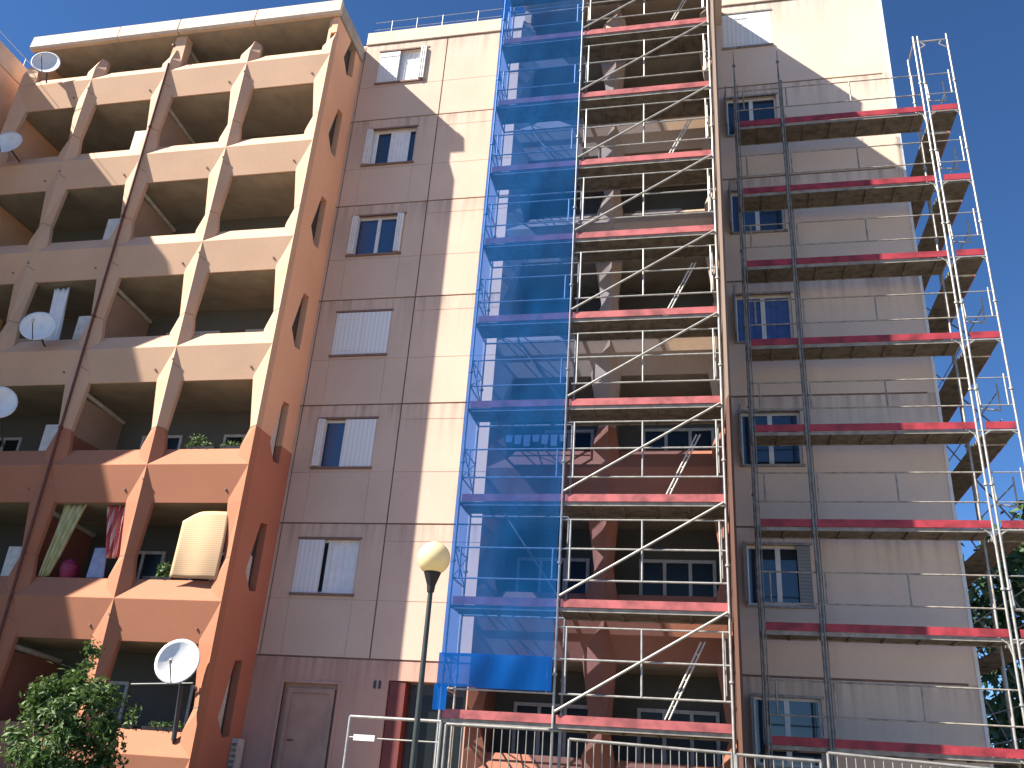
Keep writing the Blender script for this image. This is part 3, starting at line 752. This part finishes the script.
# ------------------------------------------------------------------ plants
def leaves(n, fn, size, seed, long=1.6):
    r = random.Random(seed); vs = []; fs = []
    for i in range(n):
        p, nrm = fn(r); s_ = size*(.6+.8*r.random())
        d = Vector((r.gauss(0, 1), r.gauss(0, 1), r.gauss(0, 1)+.3))+nrm*.8; d.normalize()
        u = d.orthogonal().normalized(); u.rotate(Matrix.Rotation(r.random()*6.28, 3, d)); v = d.cross(u)
        k = len(vs); vs += [p-u*s_*long*.5, p+v*s_*.33+d*s_*.1, p+u*s_*long*.5, p-v*s_*.33+d*s_*.1]; fs.append((k, k+1, k+2, k+3))
    return MB().add(vs, fs)
def clumped(center, rad, nclump, spread, seed, zmin=-9):
    r = random.Random(seed); cl = []
    while len(cl) < nclump:
        v = Vector((r.uniform(-1, 1), r.uniform(-1, 1), r.uniform(-1, 1)))
        if .35 < v.length < 1 and v.z > zmin: cl.append((Vector(center)+Vector((v.x*rad[0], v.y*rad[1], v.z*rad[2])), v.normalized(), r.uniform(.6, 1.3)))
    def fn(rr_):
        c, n_, s_ = rr_.choice(cl); o = Vector((rr_.gauss(0, 1), rr_.gauss(0, 1), rr_.gauss(0, .8)))*spread*s_
        return c+o, n_
    return fn, cl
# the shrub at the lower left
sh = empty('shrub', (-9.85, 13.0, -.5), 'leafy green shrub in front of the orange balconies at the bottom left', 'shrub')
fn, cl = clumped((-9.72, 13.0, .12), (.74, .62, 1.08), 58, .11, 11)
lv = leaves(8500, fn, .072, 12)
fn2, cl2 = clumped((-9.66, 13.0, 1.38), (.10, .10, .30), 8, .05, 5)
l2 = leaves(260, fn2, .05, 6); lv.add(l2.v, l2.f); 
for (cx, cz, n_) in ((-9.05, .85, 90), (-8.98, .45, 90), (-10.35, .8, 90)):
    fn3, _ = clumped((cx, 12.95, cz), (.16, .1, .14), 4, .05, int(n_+cx*10)); l3 = leaves(n_, fn3, .055, 9); lv.add(l3.v, l3.f)
lv.build('foliage', M['leaf'], sh)
tk = MB().tube((-9.85, 13.0, -.5), (-9.80, 13.0, .1), .05, 8, .035)
for c, n_, s_ in cl[::3]: tk.tube((-9.82, 13.0, -.25), c, .02, 5, .006)
tk.tube((-9.8, 13, .1), (-9.72, 13, 1.4), .014, 5, .005)
tk.build('trunk', M['bark'], sh)
# potted greenery on the parapets
def planter(x0, x1, y, z, n, h, seed, label, size=.05):
    o = empty('balcony_plant', ((x0+x1)/2, y, z), label, 'plant')
    r = random.Random(seed)
    MB().prism_x([(y-.08, z+.0), (y-.10, z+.07), (y+.06, z+.07), (y+.04, z+.0)], x0, x1).build('plant_trough', M['darks'], o)
    cl = [(r.uniform(x0, x1), r.uniform(.2, 1)) for _ in range(7)]
    def f(rr_):
        x, q = rr_.choice(cl); t = rr_.random()
        return Vector((x+rr_.gauss(0, .05), y-.03+rr_.gauss(0, .05), z+.06+t*h*q)), Vector((0, -1, 0))
    leaves(n, f, size, seed).build('foliage', M['leaf'], o)
    return o
planter(-11.6, -10.9, 17.25, 6.52, 300, .40, 31, 'bright green plant on the parapet where cream paint turns orange')
planter(-10.75, -10.15, 17.25, 6.52, 110, .20, 32, 'small straggly plant beside the right column above the orange rows')
planter(-11.95, -11.25, 17.25, 3.52, 220, .38, 33, 'leafy pot plant left of the straw blind', .06)
planter(-11.15, -10.2, 17.22, .52, 260, .15, 34, 'low trailing planter under the low dish')
planter(-11.6, -11.35, 17.22, .52, 90, .42, 35, 'single upright plant on the lowest parapet left of the dish mast', .06)
# tree behind the right corner
tr = empty('tree', (12.2, 33, -.42), 'broad green tree behind the building, seen through the right-hand scaffold', 'tree')
fn, cl = clumped((12.9, 33, 4.8), (5.0, 4.0, 5.2), 120, .55, 21)
leaves(15000, fn, .26, 22).build('crown', M['leaf2'], tr)
tk = MB().tube((12.2, 33, -.45), (12.4, 33, 4), .28, 10, .18)
for c, n_, s_ in cl[::4]: tk.tube((12.35, 33, 3.0), c, .09, 6, .02)
tk.build('trunk', M['bark'], tr)
tr2 = empty('tree', (10.2, 28, -.42), 'dark dense low tree behind the bottom right corner of the building', 'tree')
fn, cl = clumped((10.4, 28, 1.9), (2.6, 2.2, 2.9), 60, .4, 24)
leaves(6000, fn, .22, 25).build('crown', M['leaf2'], tr2)
MB().tube((10.2, 28, -.45), (10.4, 28, 2.4), .2, 8, .1).build('trunk', M['bark'], tr2)

# ------------------------------------------------------------------ street lamp
lp = empty('street_lamp', (-3.78, 12.0, -.65), 'street lamp with a round cream globe on a slim dark pole', 'street lamp')
MB().tube((-3.78, 12.0, -.65), (-3.78, 12.0, 2.45), .044, 14, .034).tube((-3.78, 12.0, -.65), (-3.78, 12.0, -.1), .065, 14).build('pole', M['polegreen'], lp)
MB().tube((-3.78, 12.0, 2.38), (-3.78, 12.0, 2.46), .05, 16, .06).tube((-3.78, 12.0, 2.46), (-3.78, 12.0, 2.66), .055, 16, .125).build('collar', M['black'], lp)
mb = MB(); vs = []; R_ = .235; nu, nv = 36, 18
for j in range(nv+1):
    t = math.pi*j/nv
    for i in range(nu): p = 2*math.pi*i/nu; vs.append((-3.78+R_*math.sin(t)*math.cos(p), 12.0+R_*math.sin(t)*math.sin(p), 2.86+R_*math.cos(t)))
mb.add(vs, [(j*nu+i, j*nu+(i+1) % nu, (j+1)*nu+(i+1) % nu, (j+1)*nu+i) for j in range(nv) for i in range(nu)], True)
mb.build('globe', M['globe'], lp)

# ------------------------------------------------------------------ site barriers
def barrier(x0, x1, y, zt, zb, label, bars=True, tilt=0, sign=False):
    o = empty('site_barrier', ((x0+x1)/2, y, zb), label, 'barrier', 'metal barriers along the foot of the scaffold')
    f = MB().path([(x0, y, zb), (x0, y, zt), (x1, y, zt+tilt), (x1, y, zb)], .021)
    if bars: f.tube((x0, y, zb+.18), (x1, y, zb+.18), .016)
    else: f.tube((x0, y, zt-.28), (x1, y, zt-.28+tilt), .010)
    f.build('frame', M['steel' if not bars else 'barr'], o)
    if bars:
        s = MB(); n = int((x1-x0)/.115)
        for i in range(1, n): x = x0+(x1-x0)*i/n; s.tube((x, y, zb+.18), (x, y, zt+tilt*i/n-.01), .008, 6)
        s.build('infill_bars', M['barr'], o)
    for x in (x0+.25, x1-.25): MB().box(x-.02, x+.02, y-.28, y+.28, zb-.02, zb+.02).build('foot', M['rust'], o)
    if sign: B(x0+.10, x0+.42, y-.03, y-.012, zt-.32, zt-.24).build('sign_plate', M['white'], o)
    return o
barrier(-5.12, -3.74, 13.0, .75, -.55, 'tall open steel barrier with a small white plate between the lamp and the brown door', False, 0, True)
barrier(-3.66, -2.02, 13.0, .72, -.55, 'steel barrier in front of the netted end of the scaffold', True)
barrier(-1.96, .30, 13.5, .64, -.5, 'barred steel barrier below the open half of the central scaffold', True, -.06)
barrier(.36, 1.46, 13.5, .57, -.5, 'short barred steel barrier between the two scaffolds', True, -.02)
barrier(1.56, 4.0, 13.5, .66, -.5, 'barred steel barrier at the bottom right before the right-hand scaffold', True, -.10)
